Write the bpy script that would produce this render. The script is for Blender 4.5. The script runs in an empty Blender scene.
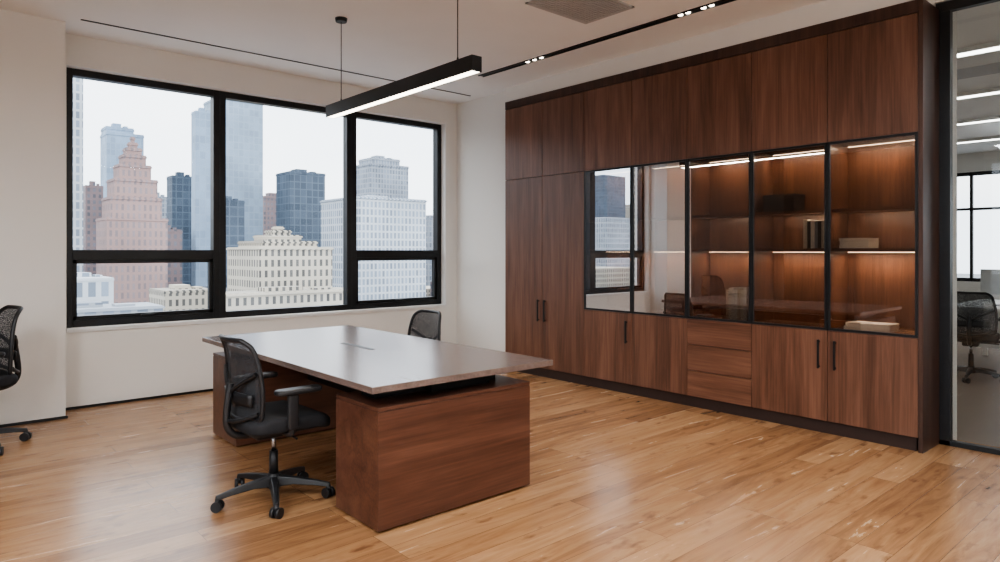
import bpy, bmesh, math, random
from mathutils import Vector, Matrix
random.seed(7)
H = 1.4
scene = bpy.context.scene
COL = scene.collection
try:
    scene.view_settings.view_transform = 'AgX'
    scene.view_settings.look = 'AgX - Medium High Contrast'
except Exception as e:
    print(e)

# ------------------------------------------------------------------ materials
def new_mat(name):
    m = bpy.data.materials.new(name); m.use_nodes = True
    nt = m.node_tree
    return m, nt, nt.nodes['Principled BSDF']

def simple(name, col, rough=0.5, metal=0.0, emit=None, estr=0.0, noise=0.0, nscale=20, bump=0.0, coat=0.0):
    m, nt, b = new_mat(name)
    b.inputs['Base Color'].default_value = (*col, 1)
    b.inputs['Roughness'].default_value = rough
    b.inputs['Metallic'].default_value = metal
    b.inputs['Coat Weight'].default_value = coat
    if emit:
        b.inputs['Emission Color'].default_value = (*emit, 1)
        b.inputs['Emission Strength'].default_value = estr
    if noise > 0 or bump > 0:
        tc = nt.nodes.new('ShaderNodeTexCoord')
        n = nt.nodes.new('ShaderNodeTexNoise'); n.inputs['Scale'].default_value = nscale; n.inputs['Detail'].default_value = 4
        nt.links.new(tc.outputs['Object'], n.inputs['Vector'])
        if noise > 0:
            r = nt.nodes.new('ShaderNodeValToRGB')
            r.color_ramp.elements[0].position = 0.3; r.color_ramp.elements[1].position = 0.7
            r.color_ramp.elements[0].color = (*[c*(1-noise) for c in col], 1)
            r.color_ramp.elements[1].color = (*[min(1, c*(1+noise)) for c in col], 1)
            nt.links.new(n.outputs['Fac'], r.inputs['Fac']); nt.links.new(r.outputs['Color'], b.inputs['Base Color'])
        if bump > 0:
            bp = nt.nodes.new('ShaderNodeBump'); bp.inputs['Strength'].default_value = bump; bp.inputs['Distance'].default_value = 0.002
            nt.links.new(n.outputs['Fac'], bp.inputs['Height']); nt.links.new(bp.outputs['Normal'], b.inputs['Normal'])
    return m

def wood(name, dark, mid, light, grain='Z', rough=0.35, spec=0.5):
    m, nt, b = new_mat(name)
    N = nt.nodes.new; L = nt.links.new
    tc = N('ShaderNodeTexCoord'); oi = N('ShaderNodeObjectInfo')
    add = N('ShaderNodeVectorMath'); add.operation = 'ADD'
    sc = N('ShaderNodeVectorMath'); sc.operation = 'SCALE'; sc.inputs['Scale'].default_value = 37.0
    cmb = N('ShaderNodeCombineXYZ')
    for i in range(3): L(oi.outputs['Random'], cmb.inputs[i])
    L(cmb.outputs[0], sc.inputs[0]); L(tc.outputs['Object'], add.inputs[0]); L(sc.outputs[0], add.inputs[1])
    mp = N('ShaderNodeMapping')
    s = {'X': (0.7, 9, 9), 'Y': (9, 0.7, 9), 'Z': (9, 9, 0.7)}[grain]
    mp.inputs['Scale'].default_value = s
    L(add.outputs[0], mp.inputs['Vector'])
    n1 = N('ShaderNodeTexNoise'); n1.inputs['Scale'].default_value = 1.0; n1.inputs['Detail'].default_value = 8
    n1.inputs['Roughness'].default_value = 0.62; n1.inputs['Distortion'].default_value = 0.6
    L(mp.outputs[0], n1.inputs['Vector'])
    mp2 = N('ShaderNodeMapping'); mp2.inputs['Scale'].default_value = tuple(v*(9 if v > 1 else 3) for v in s)
    L(add.outputs[0], mp2.inputs['Vector'])
    n2 = N('ShaderNodeTexNoise'); n2.inputs['Scale'].default_value = 1.0; n2.inputs['Detail'].default_value = 3
    L(mp2.outputs[0], n2.inputs['Vector'])
    mx = N('ShaderNodeMath'); mx.operation = 'MULTIPLY_ADD'; mx.inputs[1].default_value = 0.3
    L(n2.outputs['Fac'], mx.inputs[0])
    m2 = N('ShaderNodeMath'); m2.operation = 'MULTIPLY'; m2.inputs[1].default_value = 0.7
    L(n1.outputs['Fac'], m2.inputs[0]); L(m2.outputs[0], mx.inputs[2])
    r = N('ShaderNodeValToRGB'); e = r.color_ramp.elements
    e[0].position = 0.34; e[0].color = (*dark, 1); e[1].position = 0.67; e[1].color = (*light, 1)
    k = e.new(0.5); k.color = (*mid, 1)
    L(mx.outputs[0], r.inputs['Fac'])
    hv = N('ShaderNodeHueSaturation')
    vr = N('ShaderNodeMath'); vr.operation = 'MULTIPLY_ADD'; vr.inputs[1].default_value = 0.22; vr.inputs[2].default_value = 0.90
    L(oi.outputs['Random'], vr.inputs[0]); L(vr.outputs[0], hv.inputs['Value'])
    L(r.outputs['Color'], hv.inputs['Color'])
    L(hv.outputs['Color'], b.inputs['Base Color'])
    b.inputs['Roughness'].default_value = rough
    b.inputs['Specular IOR Level'].default_value = spec
    return m

def floor_mat():
    m, nt, b = new_mat('oak_plank_floor')
    N = nt.nodes.new; L = nt.links.new
    tc = N('ShaderNodeTexCoord')
    br = N('ShaderNodeTexBrick'); br.offset = 0.37; br.offset_frequency = 3; br.squash = 1
    br.inputs['Scale'].default_value = 1.0
    br.inputs['Brick Width'].default_value = 1.7; br.inputs['Row Height'].default_value = 0.16
    br.inputs['Mortar Size'].default_value = 0.0012; br.inputs['Mortar Smooth'].default_value = 0.2
    br.inputs['Color1'].default_value = (0, 0, 0, 1); br.inputs['Color2'].default_value = (1, 1, 1, 1)
    br.inputs['Mortar'].default_value = (0.5, 0.5, 0.5, 1)
    L(tc.outputs['Object'], br.inputs['Vector'])
    off = N('ShaderNodeVectorMath'); off.operation = 'MULTIPLY_ADD'; off.inputs[1].default_value = (7, 3, 11)
    L(br.outputs['Color'], off.inputs[0]); L(tc.outputs['Object'], off.inputs[2])
    mp = N('ShaderNodeMapping'); mp.inputs['Scale'].default_value = (1.0, 10, 1); L(off.outputs[0], mp.inputs['Vector'])
    n1 = N('ShaderNodeTexNoise'); n1.inputs['Scale'].default_value = 1.2; n1.inputs['Detail'].default_value = 9; n1.inputs['Roughness'].default_value = 0.66
    n1.inputs['Distortion'].default_value = 1.1
    L(mp.outputs[0], n1.inputs['Vector'])
    mixv = N('ShaderNodeMath'); mixv.operation = 'MULTIPLY_ADD'; mixv.inputs[1].default_value = 0.25
    L(br.outputs['Color'], mixv.inputs[0])
    mm = N('ShaderNodeMath'); mm.operation = 'MULTIPLY'; mm.inputs[1].default_value = 0.78
    L(n1.outputs['Fac'], mm.inputs[0]); L(mm.outputs[0], mixv.inputs[2])
    r = N('ShaderNodeValToRGB'); e = r.color_ramp.elements
    e[0].position = 0.27; e[0].color = (0.185, 0.088, 0.040, 1)
    e[1].position = 0.74; e[1].color = (0.50, 0.295, 0.155, 1)
    k = e.new(0.48); k.color = (0.345, 0.183, 0.088, 1)
    L(mixv.outputs[0], r.inputs['Fac'])
    mk = N('ShaderNodeMapping'); mk.inputs['Scale'].default_value = (3.0, 8, 1); L(off.outputs[0], mk.inputs['Vector'])
    n3 = N('ShaderNodeTexNoise'); n3.inputs['Scale'].default_value = 1.7; n3.inputs['Detail'].default_value = 4; L(mk.outputs[0], n3.inputs['Vector'])
    kr = N('ShaderNodeValToRGB'); kr.color_ramp.elements[0].position = 0.60; kr.color_ramp.elements[0].color = (0, 0, 0, 1)
    kr.color_ramp.elements[1].position = 0.74; kr.color_ramp.elements[1].color = (0.85, 0.85, 0.85, 1)
    L(n3.outputs['Fac'], kr.inputs['Fac'])
    mx = N('ShaderNodeMixRGB'); mx.inputs['Color2'].default_value = (0.15, 0.066, 0.030, 1)
    L(kr.outputs['Color'], mx.inputs['Fac']); L(r.outputs['Color'], mx.inputs['Color1'])
    mo = N('ShaderNodeMixRGB'); mo.inputs['Color2'].default_value = (0.12, 0.055, 0.025, 1)
    L(br.outputs['Fac'], mo.inputs['Fac']); L(mx.outputs['Color'], mo.inputs['Color1'])
    L(mo.outputs['Color'], b.inputs['Base Color'])
    rr = N('ShaderNodeMath'); rr.operation = 'MULTIPLY_ADD'; rr.inputs[1].default_value = 0.16; rr.inputs[2].default_value = 0.17
    L(n1.outputs['Fac'], rr.inputs[0]); L(rr.outputs[0], b.inputs['Roughness'])
    b.inputs['Specular IOR Level'].default_value = 0.65
    bp = N('ShaderNodeBump'); bp.inputs['Strength'].default_value = 0.15; bp.inputs['Distance'].default_value = 0.001
    L(n1.outputs['Fac'], bp.inputs['Height']); L(bp.outputs['Normal'], b.inputs['Normal'])
    return m

def glass(name, tint, rmin, rmul, rough=0.0):
    m = bpy.data.materials.new(name); m.use_nodes = True
    nt = m.node_tree; nt.nodes.clear(); N = nt.nodes.new; L = nt.links.new
    out = N('ShaderNodeOutputMaterial'); mix = N('ShaderNodeMixShader')
    tr = N('ShaderNodeBsdfTransparent'); tr.inputs['Color'].default_value = (*tint, 1)
    gl = N('ShaderNodeBsdfGlossy'); gl.inputs['Roughness'].default_value = rough; gl.inputs['Color'].default_value = (0.95, 0.97, 1, 1)
    fr = N('ShaderNodeLayerWeight'); fr.inputs['Blend'].default_value = 0.5
    ma = N('ShaderNodeMath'); ma.operation = 'MULTIPLY_ADD'; ma.inputs[1].default_value = rmul; ma.inputs[2].default_value = rmin; ma.use_clamp = True
    L(fr.outputs['Facing'], ma.inputs[0]); L(ma.outputs[0], mix.inputs['Fac'])
    L(tr.outputs[0], mix.inputs[1]); L(gl.outputs[0], mix.inputs[2]); L(mix.outputs[0], out.inputs['Surface'])
    return m

def mesh_fabric(name):
    m = bpy.data.materials.new(name); m.use_nodes = True
    nt = m.node_tree; b = nt.nodes['Principled BSDF']; out = nt.nodes['Material Output']
    b.inputs['Base Color'].default_value = (0.035, 0.037, 0.042, 1); b.inputs['Roughness'].default_value = 0.75
    N = nt.nodes.new; L = nt.links.new
    tc = N('ShaderNodeTexCoord'); v = N('ShaderNodeTexVoronoi'); v.inputs['Scale'].default_value = 190
    L(tc.outputs['Object'], v.inputs['Vector'])
    c = N('ShaderNodeMath'); c.operation = 'LESS_THAN'; c.inputs[1].default_value = 0.40; L(v.outputs['Distance'], c.inputs[0])
    c2 = N('ShaderNodeMath'); c2.operation = 'MULTIPLY'; c2.inputs[1].default_value = 0.6; L(c.outputs[0], c2.inputs[0])
    t = N('ShaderNodeBsdfTransparent'); mix = N('ShaderNodeMixShader')
    L(c2.outputs[0], mix.inputs['Fac']); L(b.outputs[0], mix.inputs[1]); L(t.outputs[0], mix.inputs[2]); L(mix.outputs[0], out.inputs['Surface'])
    return m

def facade(name, wallc, winc, bw, bh, mortar, rough=0.6, var=0.25):
    m, nt, b = new_mat(name)
    N = nt.nodes.new; L = nt.links.new
    tc = N('ShaderNodeTexCoord'); sep = N('ShaderNodeSeparateXYZ'); L(tc.outputs['Object'], sep.inputs[0])
    a = N('ShaderNodeMath'); a.operation = 'ADD'; L(sep.outputs[0], a.inputs[0]); L(sep.outputs[1], a.inputs[1])
    c = N('ShaderNodeCombineXYZ'); L(a.outputs[0], c.inputs[0]); L(sep.outputs[2], c.inputs[1])
    br = N('ShaderNodeTexBrick'); br.offset = 0.0; br.squash = 1
    br.inputs['Scale'].default_value = 1; br.inputs['Brick Width'].default_value = bw; br.inputs['Row Height'].default_value = bh
    br.inputs['Mortar Size'].default_value = mortar; br.inputs['Mortar Smooth'].default_value = 0.0
    br.inputs['Color1'].default_value = (*[x*(1-var) for x in winc], 1); br.inputs['Color2'].default_value = (*[min(1, x*(1+var)) for x in winc], 1)
    br.inputs['Mortar'].default_value = (*wallc, 1)
    L(c.outputs[0], br.inputs['Vector'])
    n = N('ShaderNodeTexNoise'); n.inputs['Scale'].default_value = 0.06; n.inputs['Detail'].default_value = 5
    L(tc.outputs['Object'], n.inputs['Vector'])
    vr = N('ShaderNodeMath'); vr.operation = 'MULTIPLY_ADD'; vr.inputs[1].default_value = 0.6; vr.inputs[2].default_value = 0.66
    L(n.outputs['Fac'], vr.inputs[0])
    hv = N('ShaderNodeHueSaturation'); L(vr.outputs[0], hv.inputs['Value']); L(br.outputs['Color'], hv.inputs['Color'])
    L(hv.outputs['Color'], b.inputs['Base Color'])
    b.inputs['Roughness'].default_value = rough; b.inputs['Specular IOR Level'].default_value = 0.25
    return m

WALL = simple('painted_plaster', (0.80, 0.785, 0.75), 0.85, bump=0.1, nscale=60)
UNSEEN_DARK = simple('unseen_wall_dark', (0.07, 0.06, 0.055), 0.8, bump=0.1, nscale=60)  # dark tone added on unseen walls to keep cabinet glass reflections dark
CEIL = simple('ceiling_paint', (0.90, 0.90, 0.89), 0.9, noise=0.01, nscale=3)
FLOOR = floor_mat()
wd, wm, wl = (0.082, 0.035, 0.021), (0.148, 0.067, 0.041), (0.225, 0.109, 0.069)
WAL = wood('walnut_veneer_vertical', wd, wm, wl, 'Z', 0.36)
WALK = wood('walnut_veneer_shade_dark', (0.03, 0.014, 0.010), (0.052, 0.024, 0.016), (0.078, 0.038, 0.026), 'Z', 0.4)  # darker walnut: end panel's shade put into the colour, also on fascia
WALX = wood('walnut_veneer_horizontal', wd, wm, wl, 'Y', 0.36)
WALD = wood('walnut_desk_side', (0.062, 0.025, 0.016), (0.110, 0.046, 0.029), (0.165, 0.074, 0.047), 'X', 0.30)
TOP = wood('walnut_desk_top', (0.125, 0.088, 0.076), (0.165, 0.119, 0.104), (0.205, 0.153, 0.136), 'Y', 0.24, 0.7)
BLACK = simple('black_aluminium', (0.014, 0.015, 0.017), 0.38, 0.2, noise=0.1)
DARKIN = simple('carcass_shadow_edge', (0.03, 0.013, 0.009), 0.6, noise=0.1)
PLAST = simple('black_plastic', (0.014, 0.014, 0.016), 0.45, noise=0.1, nscale=80)
SEAT = simple('seat_fabric', (0.016, 0.016, 0.019), 0.9, noise=0.25, nscale=300, bump=0.4)
MESH = mesh_fabric('chair_mesh')
CHROME = simple('steel', (0.4, 0.4, 0.42), 0.25, 1.0)
WGLASS = glass('window_glass', (0.96, 0.98, 0.99), 0.0, 0.04)
CGLASS = glass('bronze_tinted_glass', (0.76, 0.73, 0.70), 0.05, 2.1)
PGLASS = glass('partition_glass', (0.9, 0.92, 0.92), 0.02, 0.25)
LED = simple('led_diffuser', (1, 1, 1), 0.5, emit=(1, 0.90, 0.76), estr=7)
LEDW = simple('warm_led', (1, 0.85, 0.7), 0.5, emit=(1, 0.76, 0.54), estr=7)
LEDC = simple('office_led', (1, 1, 1), 0.5, emit=(1, 0.97, 0.92), estr=7)
WHITE = simple('white_laminate', (0.75, 0.75, 0.74), 0.4, noise=0.02)
GREYV = simple('grille_metal', (0.50, 0.50, 0.50), 0.5, noise=0.03)
THROAT = simple('grille_throat', (0.14, 0.14, 0.14), 0.8, noise=0.05)
CARPET = simple('office_carpet_fibre', (0.19, 0.15, 0.12), 0.9, noise=0.2, nscale=120)
PAPER = simple('book_paper', (0.75, 0.72, 0.66), 0.8, noise=0.05, nscale=90)
BOOKD = simple('book_cloth_dark', (0.05, 0.045, 0.045), 0.7, noise=0.2)
BOOKB = simple('book_cloth_beige', (0.6, 0.53, 0.43), 0.7, noise=0.1)
BOOKG = simple('book_cloth_grey', (0.25, 0.27, 0.30), 0.7, noise=0.1)

# ------------------------------------------------------------------ helpers
def link(o, parent=None):
    COL.objects.link(o)
    if parent is not None: o.parent = parent
    return o

def empty(name, loc=(0, 0, 0), rotz=0):
    e = bpy.data.objects.new(name, None); e.empty_display_size = 0.1
    e.location = loc; e.rotation_euler = (0, 0, rotz); COL.objects.link(e); return e

def boxes(name, bl, mat, parent=None, bevel=0.0, center=False):
    bm = bmesh.new()
    for (x0, x1, y0, y1, z0, z1) in bl:
        vs = [bm.verts.new(p) for p in [(x0,y0,z0),(x1,y0,z0),(x1,y1,z0),(x0,y1,z0),(x0,y0,z1),(x1,y0,z1),(x1,y1,z1),(x0,y1,z1)]]
        for f in [(3,2,1,0),(4,5,6,7),(0,1,5,4),(1,2,6,5),(2,3,7,6),(3,0,4,7)]:
            bm.faces.new([vs[i] for i in f])
    me = bpy.data.meshes.new(name); bm.to_mesh(me); bm.free()
    me.materials.append(mat)
    o = bpy.data.objects.new(name, me); link(o, parent)
    if bevel:
        md = o.modifiers.new('bev', 'BEVEL'); md.width = bevel; md.segments = 2; md.limit_method = 'ANGLE'
    return o

def cyl(name, p0, p1, r0, r1, mat, parent=None, seg=20):
    p0 = Vector(p0); p1 = Vector(p1); d = p1-p0
    bm = bmesh.new()
    bmesh.ops.create_cone(bm, cap_ends=True, segments=seg, radius1=r0, radius2=r1, depth=d.length)
    q = d.to_track_quat('Z', 'Y').to_matrix().to_4x4()
    bmesh.ops.transform(bm, matrix=Matrix.Translation((p0+p1)/2) @ q, verts=bm.verts)
    for f in bm.faces: f.smooth = len(f.verts) == 4
    me = bpy.data.meshes.new(name); bm.to_mesh(me); bm.free(); me.materials.append(mat)
    return link(bpy.data.objects.new(name, me), parent)

def tube(name, pts, r, mat, parent=None, cyclic=False, smooth=True):
    cu = bpy.data.curves.new(name, 'CURVE'); cu.dimensions = '3D'; cu.bevel_depth = r; cu.bevel_resolution = 4; cu.use_fill_caps = True
    if smooth:
        sp = cu.splines.new('NURBS'); sp.points.add(len(pts)-1)
        for i, p in enumerate(pts): sp.points[i].co = (*p, 1)
        sp.use_endpoint_u = not cyclic; sp.order_u = 3; sp.use_cyclic_u = cyclic; sp.resolution_u = 6
    else:
        sp = cu.splines.new('POLY'); sp.points.add(len(pts)-1)
        for i, p in enumerate(pts): sp.points[i].co = (*p, 1)
        sp.use_cyclic_u = cyclic
    cu.materials.append(mat)
    return link(bpy.data.objects.new(name, cu), parent)

def rbox(name, x0, x1, y0, y1, z0, z1, r, mat, parent=None, seg=4, deform=None, corner=None):
    corner = corner or r
    bm = bmesh.new()
    pts = []
    for cx, cy, a0 in [(x1-corner, y1-corner, 0), (x0+corner, y1-corner, 90), (x0+corner, y0+corner, 180), (x1-corner, y0+corner, 270)]:
        for i in range(7):
            a = math.radians(a0 + 15*i); pts.append((cx+corner*math.cos(a), cy+corner*math.sin(a)))
    cx, cy = (x0+x1)/2, (y0+y1)/2
    rings = []
    prof = []
    for i in range(seg+1):
        a = math.pi/2*i/seg; prof.append((r*(1-math.sin(a)), z0+r*(1-math.cos(a))))
    for i in range(seg+1):
        a = math.pi/2*i/seg; prof.append((r*(1-math.cos(a)), z1-r*(1-math.sin(a))))
    for ins, z in prof:
        sx = 1-ins/((x1-x0)/2); sy = 1-ins/((y1-y0)/2)
        rings.append([bm.verts.new((cx+(px-cx)*sx, cy+(py-cy)*sy, z)) for px, py in pts])
    n = len(pts)
    for a, b in zip(rings, rings[1:]):
        for i in range(n):
            f = bm.faces.new([a[i], a[(i+1) % n], b[(i+1) % n], b[i]]); f.smooth = True
    for ring, flip in ((rings[0], True), (rings[-1], False)):
        prev = ring
        for s in (0.75, 0.5, 0.25):
            cur = [bm.verts.new((cx+(v.co.x-cx)*s, cy+(v.co.y-cy)*s, v.co.z)) for v in ring]
            for i in range(n):
                q = [prev[i], prev[(i+1) % n], cur[(i+1) % n], cur[i]]
                f = bm.faces.new(q[::-1] if flip else q); f.smooth = True
            prev = cur
        f = bm.faces.new(prev[::-1] if flip else prev); f.smooth = True
    if deform:
        for v in bm.verts: v.co = Vector(deform(*v.co))
    me = bpy.data.meshes.new(name); bm.to_mesh(me); bm.free(); me.materials.append(mat)
    return link(bpy.data.objects.new(name, me), parent)

def area(name, loc, rot, sx, sy, power, col, parent=None, portal=False):
    l = bpy.data.lights.new(name, 'AREA'); l.shape = 'RECTANGLE'; l.size = sx; l.size_y = sy; l.energy = power; l.color = col
    if portal: l.cycles.is_portal = True
    o = bpy.data.objects.new(name, l); o.location = loc; o.rotation_euler = rot; link(o, parent); return o

# ------------------------------------------------------------------ room shell
XC = 3.75*H            # cabinet front plane
XP = 4.02*H            # glass partition plane
YW = 4.96*H            # window wall
ZC = 2.37*H            # ceiling
XL = -3.2; YB = -3.0
XF = 15.6; YF = YW
wx0, wx1, wz0, wz1 = 0.73*H, 3.69*H, 0.51*H, 2.17*H
T = 0.28
boxes('floor', [(XL-0.3, XP+0.2, YB-0.3, YW+0.3, -0.12, 0)], FLOOR)
boxes('floor_office', [(XP+0.2, XF+0.3, YB-0.3, YW+0.3, -0.12, 0)], CARPET)
boxes('ceiling', [(XL-0.3, XF+0.3, YB-0.3, YW+0.3, ZC, ZC+0.15)], CEIL)
boxes('wall_window_side', [(XL-0.3, wx0, YW, YW+T, 0, ZC), (wx1, XC+0.5, YW, YW+T, 0, ZC),
      (wx0, wx1, YW, YW+T, 0, wz0), (wx0, wx1, YW, YW+T, wz1, ZC),
      (0.25, 0.69*H, 4.72*H, YW, 0, ZC)], WALL)
lw0, lw1 = -2.4, 3.3
boxes('wall_left', [(XL-0.25, XL, YB, lw0, 0, ZC), (XL-0.25, XL, lw0, lw1, 0, 0.5), (XL-0.25, XL, lw0, lw1, 3.05, ZC)], WALL)
boxes('wall_left_unseen_dark', [(XL-0.25, XL, lw1, YW, 0, ZC), (XL, 0.25, 4.72*H, YW, 0, ZC)], UNSEEN_DARK)
boxes('wall_rear', [(XL-0.25, XF+0.2, YB-0.25, YB, 0, ZC)], WALL)
boxes('wall_cabinet_side', [(3.82*H, XP+0.16, 4.21*H, YW, 0, ZC), (XP+0.01, XP+0.16, 1.06*H, 4.21*H, 0, ZC),
      (XC+0.012, XP+0.01, 1.125*H, 4.21*H, 2.25*H, ZC),
      (XP-0.03, XP+0.1, YB, 1.125*H, 2.29*H, ZC)], WALL)
boxes('wall_far_office', [(XF, XF+0.2, YB, YF, 0, 0.8), (XF, XF+0.2, YB, YF, 2.95, ZC)] +
      [(XF, XF+0.2, y, y+0.25, 0.8, 2.95) for y in (-3, 0.0, 3.0, 5.8)], WALL)
boxes('wall_back_office', [(XP+0.16, XF+0.2, YW, YW+0.2, 0, ZC)], WALL)
boxes('trim_1', [(wx0, wx1, YW-0.02, YW+0.09, wz0-0.035, wz0-0.001)], WHITE, bevel=0.003)
boxes('baseboard_window_side', [(0.70*H, 3.82*H, YW-0.012, YW-0.001, 0.0, 0.022), (0.25, 0.70*H, 4.72*H-0.012, 4.72*H-0.001, 0, 0.022)], BLACK)
boxes('trim_2', [(0.75*H, 3.7*H, 4.60*H, 4.615*H, ZC-0.006, ZC-0.001)], BLACK)

def window(name, x0, x1, transom):
    e = empty(name, (0, 0, 0))
    y0, y1 = YW+0.09, YW+0.19
    f = 0.062
    bl = [(x0, x0+f, y0, y1, wz0, wz1), (x1-f, x1, y0, y1, wz0, wz1), (x0+f, x1-f, y0, y1, wz0, wz0+f), (x0+f, x1-f, y0, y1, wz1-f, wz1)]
    if transom:
        bl.append((x0+f, x1-f, y0, y1, 0.975*H-0.045, 0.975*H+0.045))
        g = 0.035
        a, b, c, d = x0+f, x1-f, wz0+f, 0.975*H-0.045
        bl += [(a, a+g, y0+0.02, y1-0.02, c, d), (b-g, b, y0+0.02, y1-0.02, c, d), (a, b, y0+0.02, y1-0.02, c, c+g), (a, b, y0+0.02, y1-0.02, d-g, d)]
        boxes('latch', [((x0+x1)/2-0.06, (x0+x1)/2+0.06, y0-0.02, y0, wz0+f+0.01, wz0+f+0.025)], BLACK, e)
    boxes('frame', bl, BLACK, e, bevel=0.003)
    boxes('glass', [(x0+f, x1-f, y0+0.045, y0+0.05, wz0+f, wz1-f)], WGLASS, e)
window('window_1', wx0, 1.69*H, True)
window('window_2', 1.69*H, 2.765*H, False)
window('window_3', 2.765*H, wx1, True)
e = empty('window_4')
boxes('frame', [(XL-0.2, XL-0.1, y, y+0.08, 0.5, 3.05) for y in (lw0, -0.54, 1.36, lw1-0.08)] + [(XL-0.2, XL-0.1, lw0, lw1, 0.5, 0.57), (XL-0.2, XL-0.1, lw0, lw1, 2.98, 3.05)], BLACK, e)
boxes('glass', [(XL-0.155, XL-0.15, lw0+0.05, lw1-0.05, 0.55, 3.0)], WGLASS, e)
e = empty('window_5')
bl = [(XF+0.05, XF+0.12, -3, 6, 0.8, 0.87), (XF+0.05, XF+0.12, -3, 6, 2.88, 2.95), (XF+0.05, XF+0.12, -3, 6, 2.2, 2.25)]
bl += [(XF+0.05, XF+0.12, -3+0.75*i, -2.95+0.75*i, 0.8, 2.95) for i in range(13)]
boxes('frame', bl, BLACK, e)
e = empty('glass_partition')
gz = 2.235*H
bl = [(XP-0.03, XP+0.03, YB, 1.12*H, gz, gz+0.07), (XP-0.03, XP+0.03, YB, 1.12*H, 0, 0.035), (XP-0.03, XP+0.03, 1.055*H, 1.115*H, 0, gz),
      (XP-0.025, XP+0.025, -0.6, -0.55, 0, gz)]
boxes('frame', bl, BLACK, e, bevel=0.002)
boxes('glass', [(XP-0.005, XP+0.005, YB, 1.055*H, 0.035, gz)], PGLASS, e)

# ------------------------------------------------------------------ built-in cabinet
cab = empty('built_in_wall_cabinet')
ys = [(1.125+0.4397*i)*H for i in range(8)]
zb, zg0, zg1, zt, zf = 0.07*H, 0.568*H, 1.592*H, 2.185*H, 2.25*H
XI = XC+0.022
g = 0.0025
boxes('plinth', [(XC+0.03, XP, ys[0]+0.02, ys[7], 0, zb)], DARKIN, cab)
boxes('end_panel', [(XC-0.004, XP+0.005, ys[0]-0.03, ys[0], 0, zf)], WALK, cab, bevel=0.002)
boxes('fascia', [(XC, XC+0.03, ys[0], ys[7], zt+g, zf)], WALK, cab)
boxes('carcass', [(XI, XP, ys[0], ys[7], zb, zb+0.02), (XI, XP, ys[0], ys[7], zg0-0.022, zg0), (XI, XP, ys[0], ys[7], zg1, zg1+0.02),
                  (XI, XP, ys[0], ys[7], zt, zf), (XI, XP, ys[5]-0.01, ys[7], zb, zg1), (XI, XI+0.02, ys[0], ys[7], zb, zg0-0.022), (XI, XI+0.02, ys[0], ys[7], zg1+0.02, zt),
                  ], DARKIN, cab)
boxes('display_back', [(XP-0.02, XP-0.001, ys[0], ys[5]-0.01, zg0, zg1)], WAL, cab)
boxes('display_floor', [(XI, XP-0.02, ys[0], ys[5]-0.01, zg0, zg0+0.012)], WALX, cab)
boxes('dividers', [(XI, XP-0.02, ys[i]-0.011, ys[i]+0.011, zg0+0.012, zg1) for i in (1, 2, 3, 4)], WAL, cab)
for zs in (1.015*H, 1.23*H):
    for i in range(5):
        boxes('shelf', [(XI+0.03, XP-0.02, ys[i]+0.011, ys[i+1]-0.011, zs-0.024, zs)], WALX, cab)
for i in range(7):
    boxes('upper_door', [(XC, XC+0.02, ys[i]+g, ys[i+1]-g, zg1+g, zt-g)], WAL, cab, bevel=0.001)
for i in (5, 6):
    boxes('tall_door', [(XC, XC+0.02, ys[i]+g, ys[i+1]-g, zb+g, zg1-g)], WAL, cab, bevel=0.001)
for i in (0, 1, 3, 4):
    boxes('base_door', [(XC, XC+0.02, ys[i]+g, ys[i+1]-g, zb+g, zg0-g)], WAL, cab, bevel=0.001)
dz = (zg0-zb)/3
for k in range(3):
    boxes('drawer_front', [(XC, XC+0.02, ys[2]+g, ys[3]-g, zb+dz*k+g, zb+dz*(k+1)-g)], WALX, cab, bevel=0.001)
def handle(y, z0, z1):
    boxes('handle', [(XC-0.03, XC-0.02, y-0.007, y+0.007, z0, z1), (XC-0.021, XC, y-0.005, y+0.005, z0+0.01, z0+0.02), (XC-0.021, XC, y-0.005, y+0.005, z1-0.02, z1-0.01)], BLACK, cab)
handle(ys[6]-0.05, 0.62, 0.86+0.0); handle(ys[6]+0.05, 0.62, 0.86)
for s in (-1, 1):
    handle(ys[1]+0.06*s, 0.50, 0.72)
handle(ys[4]+0.06, 0.50, 0.72)
for i in range(5):
    a, b = ys[i]+g, ys[i+1]-g; f = 0.018
    boxes('glass_door_frame', [(XC-0.004, XC+0.018, a, a+f, zg0, zg1), (XC-0.004, XC+0.018, b-f, b, zg0, zg1),
          (XC-0.004, XC+0.018, a+f, b-f, zg0, zg0+f), (XC-0.004, XC+0.018, a+f, b-f, zg1-f, zg1)], BLACK, cab)
    boxes('door_glass', [(XC+0.004, XC+0.009, a+f, b-f, zg0+f, zg1-f)], CGLASS, cab)
    for z, pw in ((zg1-0.004, 5.0), (1.015*H-0.028, 5.5)):
        boxes('led_strip', [(XP-0.05, XP-0.042, a+0.02, b-0.02, z-0.006, z)], LEDW, cab)
        area('led_and_fill_light', (XP-0.14, (a+b)/2, z-0.014), (0, 0, 0), 0.03, 0.5, pw, (1, 0.82, 0.62), cab)
    area('led_and_fill_light', (XI+0.06, (a+b)/2, 1.23*H-0.03), (0, math.radians(-35), 0), 0.02, 0.5, 2.0, (1, 0.82, 0.62), cab)  # weak fill added to brighten the middle bay, no strip here

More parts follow.
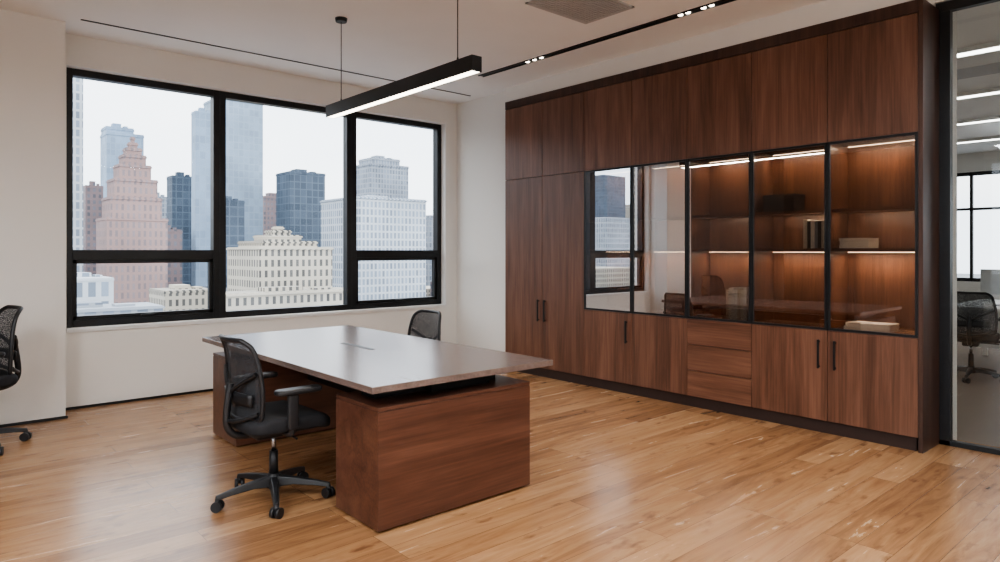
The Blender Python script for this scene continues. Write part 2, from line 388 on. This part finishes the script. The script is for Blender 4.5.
def book_row(name, x0, y0, n, z, hgt, mats, w=0.028):
    e = empty(name, (x0, y0, z)); y = 0
    for k in range(n):
        hh = hgt*random.uniform(0.88, 1.0); ww = w*random.uniform(0.8, 1.15)
        m = mats[k % len(mats)]
        boxes('cover', [(0, 0.17, y, y+0.003, 0, hh), (0, 0.17, y+ww-0.003, y+ww, 0, hh), (0, 0.004, y, y+ww, 0, hh)], m, e)
        boxes('pages', [(0.004, 0.165, y+0.003, y+ww-0.003, 0.004, hh-0.005)], PAPER, e)
        y += ww+0.001
    return e
def book_stack(name, x0, y0, n, z, wid, mats, th=0.026):
    e = empty(name, (x0, y0, z)); zz = 0
    for k in range(n):
        o = random.uniform(0, 0.012); w2 = wid*random.uniform(0.9, 1)
        boxes('cover', [(o, 0.2+o, 0, w2, zz, zz+0.003), (o, 0.2+o, 0, w2, zz+th-0.003, zz+th), (o, 0.2+o, w2-0.004, w2, zz, zz+th)], mats[k % len(mats)], e)
        boxes('pages', [(o+0.004, 0.196+o, 0.004, w2-0.004, zz+0.003, zz+th-0.003)], PAPER, e)
        zz += th
    return e
book_stack('book_stack', XC+0.06, 1.37*H, 3, 1.015*H, 0.23, [WHITE, PAPER, BOOKB])
book_row('row_of_books', XC+0.06, 1.595*H, 6, 1.015*H, 0.24, [BOOKB, BOOKD, BOOKG, PAPER, BOOKD])
book_stack('book_stack', XC+0.06, 1.27*H, 2, zg0+0.012, 0.34, [WHITE, PAPER])
book_row('row_of_books', XC+0.06, 2.06*H, 7, zg0+0.012, 0.29, [WHITE, PAPER, BOOKB, WHITE])
bx = empty('storage_box', (XC+0.12, 1.79*H, 1.23*H))
boxes('body', [(0, 0.2, 0, 0.26, 0, 0.115)], BOOKD, bx, bevel=0.004); boxes('lid', [(-0.004, 0.204, -0.004, 0.264, 0.115, 0.145)], BOOKD, bx, bevel=0.004)

# ------------------------------------------------------------------ desk
desk = empty('executive_desk')
dx0, dx1, dy0, dy1 = 1.19*H, 2.08*H, 2.02*H, 3.82*H
zt1 = 0.53*H
boxes('desktop', [(dx0, dx1, dy0, dy1, zt1-0.034, zt1)], TOP, desk, bevel=0.003)
def ped(y0, y1):
    x0, x1 = 1.235*H, 1.975*H; zp = 0.445*H
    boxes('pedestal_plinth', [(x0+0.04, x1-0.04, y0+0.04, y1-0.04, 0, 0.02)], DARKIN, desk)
    boxes('pedestal_body', [(x0, x1, y0, y1, 0.012, zp-0.022)], WALD, desk, bevel=0.002)
    boxes('pedestal_cap', [(x0, x1, y0, y1, zp-0.019, zp)], WALD, desk, bevel=0.002)
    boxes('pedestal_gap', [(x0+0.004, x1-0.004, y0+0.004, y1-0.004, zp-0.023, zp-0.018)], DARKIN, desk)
    boxes('support_block', [(x0+0.42, x1-0.20, y0+0.14, y1-0.05, zp, zt1-0.034)], BLACK, desk)
    boxes('support_rail', [(x0+0.1, x1-0.1, y0+0.2, y1-0.1, zp, zt1-0.034)], BLACK, desk)
ped(2.055*H, 2.37*H); ped(3.43*H, 3.78*H)
boxes('modesty_beam', [(1.62*H, 1.66*H, 2.37*H, 3.43*H, 0.30*H, 0.45*H)], BLACK, desk)
boxes('cable_slot', [(1.64*H, 1.665*H, 2.80*H, 3.10*H, zt1-0.001, zt1+0.002)], BLACK, desk)

# ------------------------------------------------------------------ office chair
def back_pt(u, v):
    w = 0.205 + 0.035*math.sin(math.pi*min(1, v*0.9+0.1)) - 0.02*v
    z = 0.50 + 0.455*v
    x = -0.205 - 0.06*v + 0.018*math.sin(math.pi*(v-0.1)) + 0.045*abs(u)**2
    if v > 0.75: x -= 0.018*((v-0.75)/0.25)**2
    return Vector((x, u*w, z))

def office_chair(name, loc, rot, s=1.0):
    c = empty(name, loc, rot); c.scale = (s, s, s)
    bm = bmesh.new()
    for k in range(5):
        a = math.radians(72*k + 32); d = Vector((math.cos(a), math.sin(a), 0)); n = Vector((-d.y, d.x, 0))
        secs = []
        for r, w, z0, z1 in [(0.02, 0.034, 0.075, 0.135), (0.12, 0.026, 0.085, 0.125), (0.24, 0.021, 0.075, 0.105), (0.325, 0.017, 0.062, 0.086)]:
            secs.append([bm.verts.new(d*r+n*w+Vector((0, 0, z0))), bm.verts.new(d*r-n*w+Vector((0, 0, z0))),
                         bm.verts.new(d*r-n*w*0.6+Vector((0, 0, z1))), bm.verts.new(d*r+n*w*0.6+Vector((0, 0, z1)))])
        for A, B in zip(secs, secs[1:]):
            for i in range(4): bm.faces.new([A[i], B[i], B[(i+1) % 4], A[(i+1) % 4]])
        bm.faces.new(secs[0]); bm.faces.new(secs[-1][::-1])
        p = d*0.315
        wd_ = Vector((math.cos(a+0.9), math.sin(a+0.9), 0))
        for sgn in (-1, 1):
            q = p + wd_*0.017*sgn
            cyl('caster_wheel', q+wd_*-0.010+Vector((0, 0, 0.029)), q+wd_*0.010+Vector((0, 0, 0.029)), 0.029, 0.029, PLAST, c, 18)
        cyl('caster_hood', p+Vector((0, 0, 0.03)), p+Vector((0, 0, 0.072)), 0.016, 0.013, PLAST, c, 12)
    bmesh.ops.recalc_face_normals(bm, faces=bm.faces)
    me = bpy.data.meshes.new('star_base'); bm.to_mesh(me); bm.free(); me.materials.append(PLAST)
    o = link(bpy.data.objects.new('star_base', me), c); md = o.modifiers.new('b', 'BEVEL'); md.width = 0.006; md.segments = 3
    cyl('hub', (0, 0, 0.07), (0, 0, 0.15), 0.042, 0.032, PLAST, c)
    cyl('gas_lift_cover', (0, 0, 0.15), (0, 0, 0.28), 0.026, 0.024, PLAST, c)
    cyl('gas_lift', (0, 0, 0.27), (0, 0, 0.39), 0.014, 0.014, CHROME, c)
    rbox('tilt_mechanism', -0.13, 0.11, -0.075, 0.075, 0.37, 0.425, 0.015, PLAST, c)
    rbox('seat_pan', -0.20, 0.22, -0.21, 0.21, 0.42, 0.445, 0.01, PLAST, c, corner=0.08)
    def sd(x, y, z):
        t = max(0, (x-0.10)/0.16)
        z2 = z - 0.035*t*t + 0.012*(abs(y)/0.25)**2 * (1 if z > 0.46 else 0)
        return (x, y, z2)
    rbox('seat_cushion', -0.225, 0.265, -0.25, 0.25, 0.433, 0.508, 0.032, SEAT, c, deform=sd, corner=0.09)
    tube('paddle', [(0.02, -0.07, 0.40), (0.02, -0.2, 0.40), (0.02, -0.25, 0.395)], 0.006, PLAST, c)
    bm = bmesh.new(); NU, NV = 14, 18; grid = []
    for j in range(NV+1):
        v = j/NV; row = []
        cr = 1.0
        if v > 0.88: cr = math.sqrt(max(0, 1-((v-0.88)/0.12)**2))*0.22+0.78
        if v < 0.10: cr = math.sqrt(max(0, 1-((0.10-v)/0.10)**2))*0.22+0.78
        for i in range(NU+1):
            u = (i/NU*2-1)*cr; row.append(bm.verts.new(back_pt(u, v)))
        grid.append(row)
    for j in range(NV):
        for i in range(NU):
            f = bm.faces.new([grid[j][i], grid[j][i+1], grid[j+1][i+1], grid[j+1][i]]); f.smooth = True
    per = [v.co.copy() for v in grid[0]] + [r[-1].co.copy() for r in grid[1:]] + [v.co.copy() for v in grid[-1][::-1][1:]] + [r[0].co.copy() for r in grid[::-1][1:-1]]
    me = bpy.data.meshes.new('back_mesh'); bm.to_mesh(me); bm.free(); me.materials.append(MESH)
    link(bpy.data.objects.new('back_mesh', me), c)
    tube('back_frame', per, 0.0135, PLAST, c, cyclic=True)
    bm = bmesh.new(); rows = []
    for j in range(4):
        v = 0.20+0.05*j; rows.append([bm.verts.new(back_pt(-0.8+1.6*i/10, v)+Vector((-0.02, 0, 0))) for i in range(11)])
    for j in range(3):
        for i in range(10):
            f = bm.faces.new([rows[j][i], rows[j][i+1], rows[j+1][i+1], rows[j+1][i]]); f.smooth = True
    me = bpy.data.meshes.new('lumbar_support'); bm.to_mesh(me); bm.free(); me.materials.append(PLAST)
    o = link(bpy.data.objects.new('lumbar_support', me), c); md = o.modifiers.new('s', 'SOLIDIFY'); md.thickness = 0.01
    a = back_pt(0, 0.45)+Vector((-0.035, 0, 0))
    tube('spine', [(-0.10, 0, 0.40), (-0.20, 0, 0.39), (-0.275, 0, 0.45), (-0.275, 0, 0.56), a], 0.02, PLAST, c)
    for sg in (-1, 1):
        p = back_pt(sg*0.93, 0.60); q = back_pt(sg*0.93, 0.12)
        tube('y_arm', [a+Vector((0, 0, -0.05)), a+Vector((0.0, sg*0.08, 0.0)), p+Vector((-0.012, 0, 0))], 0.012, PLAST, c)
        tube('lower_y_arm', [(-0.27, 0, 0.5), (-0.255, sg*0.1, 0.5), q+Vector((-0.01, 0, 0))], 0.012, PLAST, c)
        tube('arm_bracket', [(-0.02, sg*0.12, 0.425), (-0.02, sg*0.24, 0.42), (-0.02, sg*0.285, 0.44), (-0.02, sg*0.288, 0.52)], 0.016, PLAST, c)
        rbox('arm_post', -0.052, 0.012, sg*0.288-0.016, sg*0.288+0.016, 0.46, 0.655, 0.01, PLAST, c, corner=0.014)
        rbox('arm_pad', -0.12, 0.15, sg*0.282-0.045, sg*0.282+0.045, 0.655, 0.685, 0.012, PLAST, c, corner=0.035)
    return c
office_chair('office_chair', (1.10*H, 2.64*H, 0), math.radians(2), 0.97)
office_chair('office_chair', (2.27*H, 3.42*H, 0), math.radians(184), 0.91)
office_chair('office_chair', (0.31, 6.0, 0), math.radians(190), 1.03)
office_chair('office_chair', (8.7, 2.1, 0), math.radians(10), 1.0)
office_chair('office_chair', (12.4, 1.6, 0), math.radians(170), 1.0)

# ------------------------------------------------------------------ pendant & ceiling fittings
pl = empty('linear_pendant_light')
px, py0, py1, pz0, pz1 = 1.90*H, 2.32*H, 3.72*H, 1.805*H, 1.875*H
boxes('housing', [(px-0.04, px-0.033, py0, py1, pz0, pz1), (px+0.033, px+0.04, py0, py1, pz0, pz1), (px-0.033, px+0.033, py0, py1, pz0+0.02, pz1),
                  (px-0.033, px+0.033, py0, py0+0.006, pz0, pz0+0.02), (px-0.033, px+0.033, py1-0.006, py1, pz0, pz0+0.02)], BLACK, pl)
boxes('diffuser', [(px-0.033, px+0.033, py0+0.006, py1-0.006, pz0+0.001, pz0+0.012)], LED, pl)
for y in (2.46*H, 3.58*H):
    cyl('cable', (px, y, pz1), (px, y, ZC-0.02), 0.0035, 0.0035, BLACK, pl, 8)
    cyl('canopy', (px, y, ZC-0.03), (px, y, ZC), 0.045, 0.05, BLACK, pl, 24)
    cyl('cable_grip', (px, y, pz1), (px, y, pz1+0.03), 0.009, 0.006, BLACK, pl, 10)
area('pendant_glow', (px, (py0+py1)/2, pz0-0.005), (0, 0, 0), 0.06, py1-py0-0.05, 12, (1, 0.93, 0.84), pl)

tr = empty('recessed_track_light')
tx = 3.34*H
boxes('track', [(tx-0.035, tx-0.028, 0.9, 4.03*H, ZC-0.012, ZC), (tx+0.028, tx+0.035, 0.9, 4.03*H, ZC-0.012, ZC), (tx-0.028, tx+0.028, 0.9, 4.03*H, ZC-0.004, ZC)], BLACK, tr)
for cy in (2.02, 2.07, 2.17, 2.22, 3.36, 3.43, 3.50):
    y = cy*H
    cyl('spot', (tx, y, ZC-0.012), (tx, y, ZC-0.004), 0.018, 0.022, LED, tr, 16)
for y in (1.6*H, 2.1*H, 3.3*H, 3.9*H):
    l = bpy.data.lights.new('spot_lamp', 'SPOT'); l.energy = 38; l.spot_size = math.radians(75); l.spot_blend = 0.8; l.color = (1, 0.91, 0.80); l.shadow_soft_size = 0.03
    o = bpy.data.objects.new('spot_lamp', l); o.location = (tx, y, ZC-0.03); o.rotation_euler = (0, math.radians(12), 0); link(o, tr)

gr = empty('ceiling_air_grille')
gx0, gx1, gy0, gy1 = 2.54*H, 3.04*H, 2.32*H, 2.68*H
bl = [(gx0, gx1, gy0, gy0+0.025, ZC-0.012, ZC), (gx0, gx1, gy1-0.025, gy1, ZC-0.012, ZC), (gx0, gx0+0.025, gy0, gy1, ZC-0.012, ZC), (gx1-0.025, gx1, gy0, gy1, ZC-0.012, ZC)]
yy = gy0+0.04
while yy < gy1-0.03:
    bl.append((gx0+0.02, gx1-0.02, yy, yy+0.018, ZC-0.010, ZC-0.004)); yy += 0.030
boxes('louvres', bl, GREYV, gr)
boxes('throat', [(gx0+0.02, gx1-0.02, gy0+0.02, gy1-0.02, ZC-0.002, ZC)], THROAT, gr)

for (x, y, pw, up) in ((-1.4, 2.5, 70, 34), (-1.5, 0.6, 64, 32), (1.0, 0.1, 62, 36), (3.2, 0.0, 30, 34), (1.2, -1.8, 40, 28)):
    p = empty('unseen_fill_panel', (x, y, ZC-0.32))  # fill fixtures out of view, added to brighten the room and ceiling
    boxes('frame', [(-0.62, 0.62, -0.16, 0.16, -0.02, 0.02)], WHITE, p)
    for sx in (-0.5, 0.5): cyl('cable', (sx, 0, 0.02), (sx, 0, 0.32), 0.002, 0.002, BLACK, p, 6)
    area('panel_fill', (0, 0, -0.025), (0, 0, 0), 1.15, 0.28, pw, (0.95, 0.98, 1.0), p)
    area('panel_fill_up', (0, 0, 0.025), (math.pi, 0, 0), 1.15, 0.28, up, (0.95, 0.98, 1.0), p)

# ------------------------------------------------------------------ adjacent office
for i, x in enumerate((7.5, 9.6, 11.6, 13.6)):
    p = empty('office_strip_light', (x, 1.6, ZC-0.002))
    boxes('housing', [(-0.07, 0.07, -3.2, 3.2, -0.05, 0)], WHITE, p)
    boxes('diffuser', [(-0.06, 0.06, -3.15, 3.15, -0.056, -0.05)], LEDC, p)
od = empty('open_office_desk')
boxes('top', [(9.2, 10.9, 0.4, 2.5, 0.72, 0.75)], WHITE, od)
boxes('legs', [(9.22, 9.27, y, y+0.05, 0, 0.72) for y in (0.42, 2.43)] + [(10.82, 10.87, y, y+0.05, 0, 0.72) for y in (0.42, 2.43)] + [(10.0, 10.03, 0.42, 2.48, 0.2, 0.72)], WHITE, od)
mo = empty('computer_monitor')
boxes('screen', [(9.72, 9.74, 1.75, 2.25, 0.88, 1.18)], GREYV, mo); boxes('stand', [(9.75, 9.77, 1.98, 2.03, 0.76, 1.0), (9.65, 9.85, 1.9, 2.12, 0.752, 0.76)], BLACK, mo)
ag = empty('ceiling_vent')
boxes('louvres', [(8.3+0.06*k, 8.335+0.06*k, 1.7, 2.5, ZC-0.01, ZC) for k in range(8)], GREYV, ag)

# ------------------------------------------------------------------ city
ZG = -70
foot = []
def tower(name, k0, k1, D, e, mat, steps=None, dep=None, roof=True):
    x0, x1 = k0*D, k1*D; w = x1-x0; dp = dep or w*0.9
    zt_ = 1.4+e*D
    foot.append((x0, x1, D, D+dp))
    bl = [(x0, x1, D, D+dp, ZG, zt_)]
    for (f0, f1, dz_) in (steps or []):
        z_ = bl[-1][5]; bl.append((x0+f0*w, x0+f1*w, D+dp*(1-(f1-f0))/2, D+dp*(1+(f1-f0))/2, z_, z_+dz_*D))
    if roof:
        b = bl[-1]; w2 = b[1]-b[0]; d2 = b[3]-b[2]
        bl.append((b[0]+w2*0.3, b[0]+w2*0.6, b[2]+d2*0.3, b[2]+d2*0.7, b[5], b[5]+0.006*D))
        bl.append((b[0]+w2*0.68, b[0]+w2*0.82, b[2]+d2*0.2, b[2]+d2*0.5, b[5], b[5]+0.003*D))
    for b in list(bl[:1+len(steps or [])]):
        o = 0.012*w; bl.append((b[0]-o, b[1]+o, b[2]-o, b[3]+o, b[5]-0.004*D, b[5]-0.0015*D))
    return boxes(name, bl, mat)
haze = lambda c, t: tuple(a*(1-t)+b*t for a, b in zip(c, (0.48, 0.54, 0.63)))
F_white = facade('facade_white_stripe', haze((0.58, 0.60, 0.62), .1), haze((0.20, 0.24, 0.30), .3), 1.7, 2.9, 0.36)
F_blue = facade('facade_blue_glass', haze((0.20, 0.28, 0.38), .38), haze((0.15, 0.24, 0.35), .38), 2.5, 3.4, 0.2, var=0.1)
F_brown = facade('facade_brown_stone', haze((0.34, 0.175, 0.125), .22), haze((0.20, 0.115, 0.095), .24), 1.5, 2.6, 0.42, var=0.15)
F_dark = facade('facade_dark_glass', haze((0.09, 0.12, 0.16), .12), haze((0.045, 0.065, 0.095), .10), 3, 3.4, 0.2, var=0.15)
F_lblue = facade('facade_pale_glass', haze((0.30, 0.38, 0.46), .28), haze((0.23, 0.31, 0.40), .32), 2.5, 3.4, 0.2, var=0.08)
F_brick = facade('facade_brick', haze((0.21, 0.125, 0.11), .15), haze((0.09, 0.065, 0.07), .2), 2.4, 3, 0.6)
F_cream = facade('facade_cream', (0.55, 0.50, 0.42), (0.14, 0.135, 0.13), 1.3, 2.1, 0.36)
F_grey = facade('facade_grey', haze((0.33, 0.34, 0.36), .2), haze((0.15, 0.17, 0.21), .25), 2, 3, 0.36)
CITY = simple('city_ground_mat', (0.30, 0.31, 0.33), 0.9, noise=0.2, nscale=0.02)
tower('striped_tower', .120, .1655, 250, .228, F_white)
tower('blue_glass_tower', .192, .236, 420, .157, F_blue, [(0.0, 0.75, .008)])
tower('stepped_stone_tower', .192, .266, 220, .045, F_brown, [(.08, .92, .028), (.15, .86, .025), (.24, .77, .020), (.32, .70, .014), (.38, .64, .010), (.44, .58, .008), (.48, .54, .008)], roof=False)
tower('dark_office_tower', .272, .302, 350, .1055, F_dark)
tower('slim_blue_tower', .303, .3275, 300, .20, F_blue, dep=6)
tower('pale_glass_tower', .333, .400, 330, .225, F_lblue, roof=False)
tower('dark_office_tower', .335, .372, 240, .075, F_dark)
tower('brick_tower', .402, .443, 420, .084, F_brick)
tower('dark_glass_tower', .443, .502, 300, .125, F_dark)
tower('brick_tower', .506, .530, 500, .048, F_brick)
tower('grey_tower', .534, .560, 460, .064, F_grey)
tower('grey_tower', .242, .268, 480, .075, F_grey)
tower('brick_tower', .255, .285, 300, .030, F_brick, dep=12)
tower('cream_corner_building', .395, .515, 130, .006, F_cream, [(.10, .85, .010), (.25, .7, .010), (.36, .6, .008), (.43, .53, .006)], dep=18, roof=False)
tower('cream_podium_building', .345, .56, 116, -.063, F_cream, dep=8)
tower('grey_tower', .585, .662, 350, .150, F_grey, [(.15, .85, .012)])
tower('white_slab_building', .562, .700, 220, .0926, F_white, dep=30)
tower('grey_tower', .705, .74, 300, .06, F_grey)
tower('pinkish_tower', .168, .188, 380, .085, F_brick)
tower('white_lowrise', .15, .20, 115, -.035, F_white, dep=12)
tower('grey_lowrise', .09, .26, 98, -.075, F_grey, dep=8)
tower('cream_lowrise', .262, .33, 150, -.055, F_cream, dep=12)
mats = [F_white, F_grey, F_brick, F_cream, F_blue, F_dark, F_lblue]
def clear(b):
    for (a0, a1, b0, b1) in foot:
        if b[0] < a1+2 and b[1] > a0-2 and b[2] < b1+2 and b[3] > b0-2: return False
    return True
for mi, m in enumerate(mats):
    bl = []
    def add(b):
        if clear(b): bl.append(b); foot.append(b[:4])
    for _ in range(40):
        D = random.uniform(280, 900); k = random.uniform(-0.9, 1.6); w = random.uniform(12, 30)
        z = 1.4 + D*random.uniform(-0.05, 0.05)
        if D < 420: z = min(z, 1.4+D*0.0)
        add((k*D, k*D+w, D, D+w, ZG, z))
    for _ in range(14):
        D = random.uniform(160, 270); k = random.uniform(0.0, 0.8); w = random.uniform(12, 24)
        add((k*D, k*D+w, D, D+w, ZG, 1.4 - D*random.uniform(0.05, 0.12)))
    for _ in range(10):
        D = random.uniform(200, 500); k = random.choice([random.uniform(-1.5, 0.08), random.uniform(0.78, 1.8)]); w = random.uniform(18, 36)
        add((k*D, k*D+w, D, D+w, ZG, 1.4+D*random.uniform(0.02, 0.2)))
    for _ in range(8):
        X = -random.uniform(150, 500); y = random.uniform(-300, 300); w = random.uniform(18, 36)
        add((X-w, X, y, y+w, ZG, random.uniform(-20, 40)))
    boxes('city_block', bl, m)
boxes('city_ground', [(-2500, 2500, -2500, 2500, ZG-2, ZG)], CITY)

# ------------------------------------------------------------------ world
w = bpy.data.worlds.new('overcast_sky'); scene.world = w; w.use_nodes = True
nt = w.node_tree; N = nt.nodes.new; L = nt.links.new
bg = nt.nodes['Background']
tc = N('ShaderNodeTexCoord'); mp = N('ShaderNodeMapping'); mp.inputs['Scale'].default_value = (1, 1, 3.0)
n = N('ShaderNodeTexNoise'); n.inputs['Scale'].default_value = 2.2; n.inputs['Detail'].default_value = 6
r = N('ShaderNodeValToRGB'); r.color_ramp.elements[0].position = 0.35; r.color_ramp.elements[0].color = (0.80, 0.86, 0.93, 1)
r.color_ramp.elements[1].position = 0.65; r.color_ramp.elements[1].color = (0.96, 0.97, 0.99, 1)
L(tc.outputs['Generated'], mp.inputs['Vector']); L(mp.outputs[0], n.inputs['Vector']); L(n.outputs['Fac'], r.inputs['Fac']); L(r.outputs['Color'], bg.inputs['Color'])
bg.inputs['Strength'].default_value = 3.7
area('window_portal', ((wx0+wx1)/2, YW+0.25, (wz0+wz1)/2), (math.radians(-90), 0, 0), wx1-wx0, wz1-wz0, 1, (1, 1, 1), portal=True)
area('window_portal', (XL-0.22, (lw0+lw1)/2, 1.77), (0, math.radians(-90), 0), 2.5, lw1-lw0, 1, (1, 1, 1), portal=True)

# ------------------------------------------------------------------ camera
cd = bpy.data.cameras.new('camera'); cd.lens = 24.1; cd.sensor_width = 36; cd.shift_y = -0.030; cd.clip_end = 4000; cd.clip_start = 0.05
cam = bpy.data.objects.new('camera', cd); cam.location = (0, 0, H); cam.rotation_euler = (math.radians(90), 0, math.radians(-41.3))
COL.objects.link(cam); scene.camera = cam
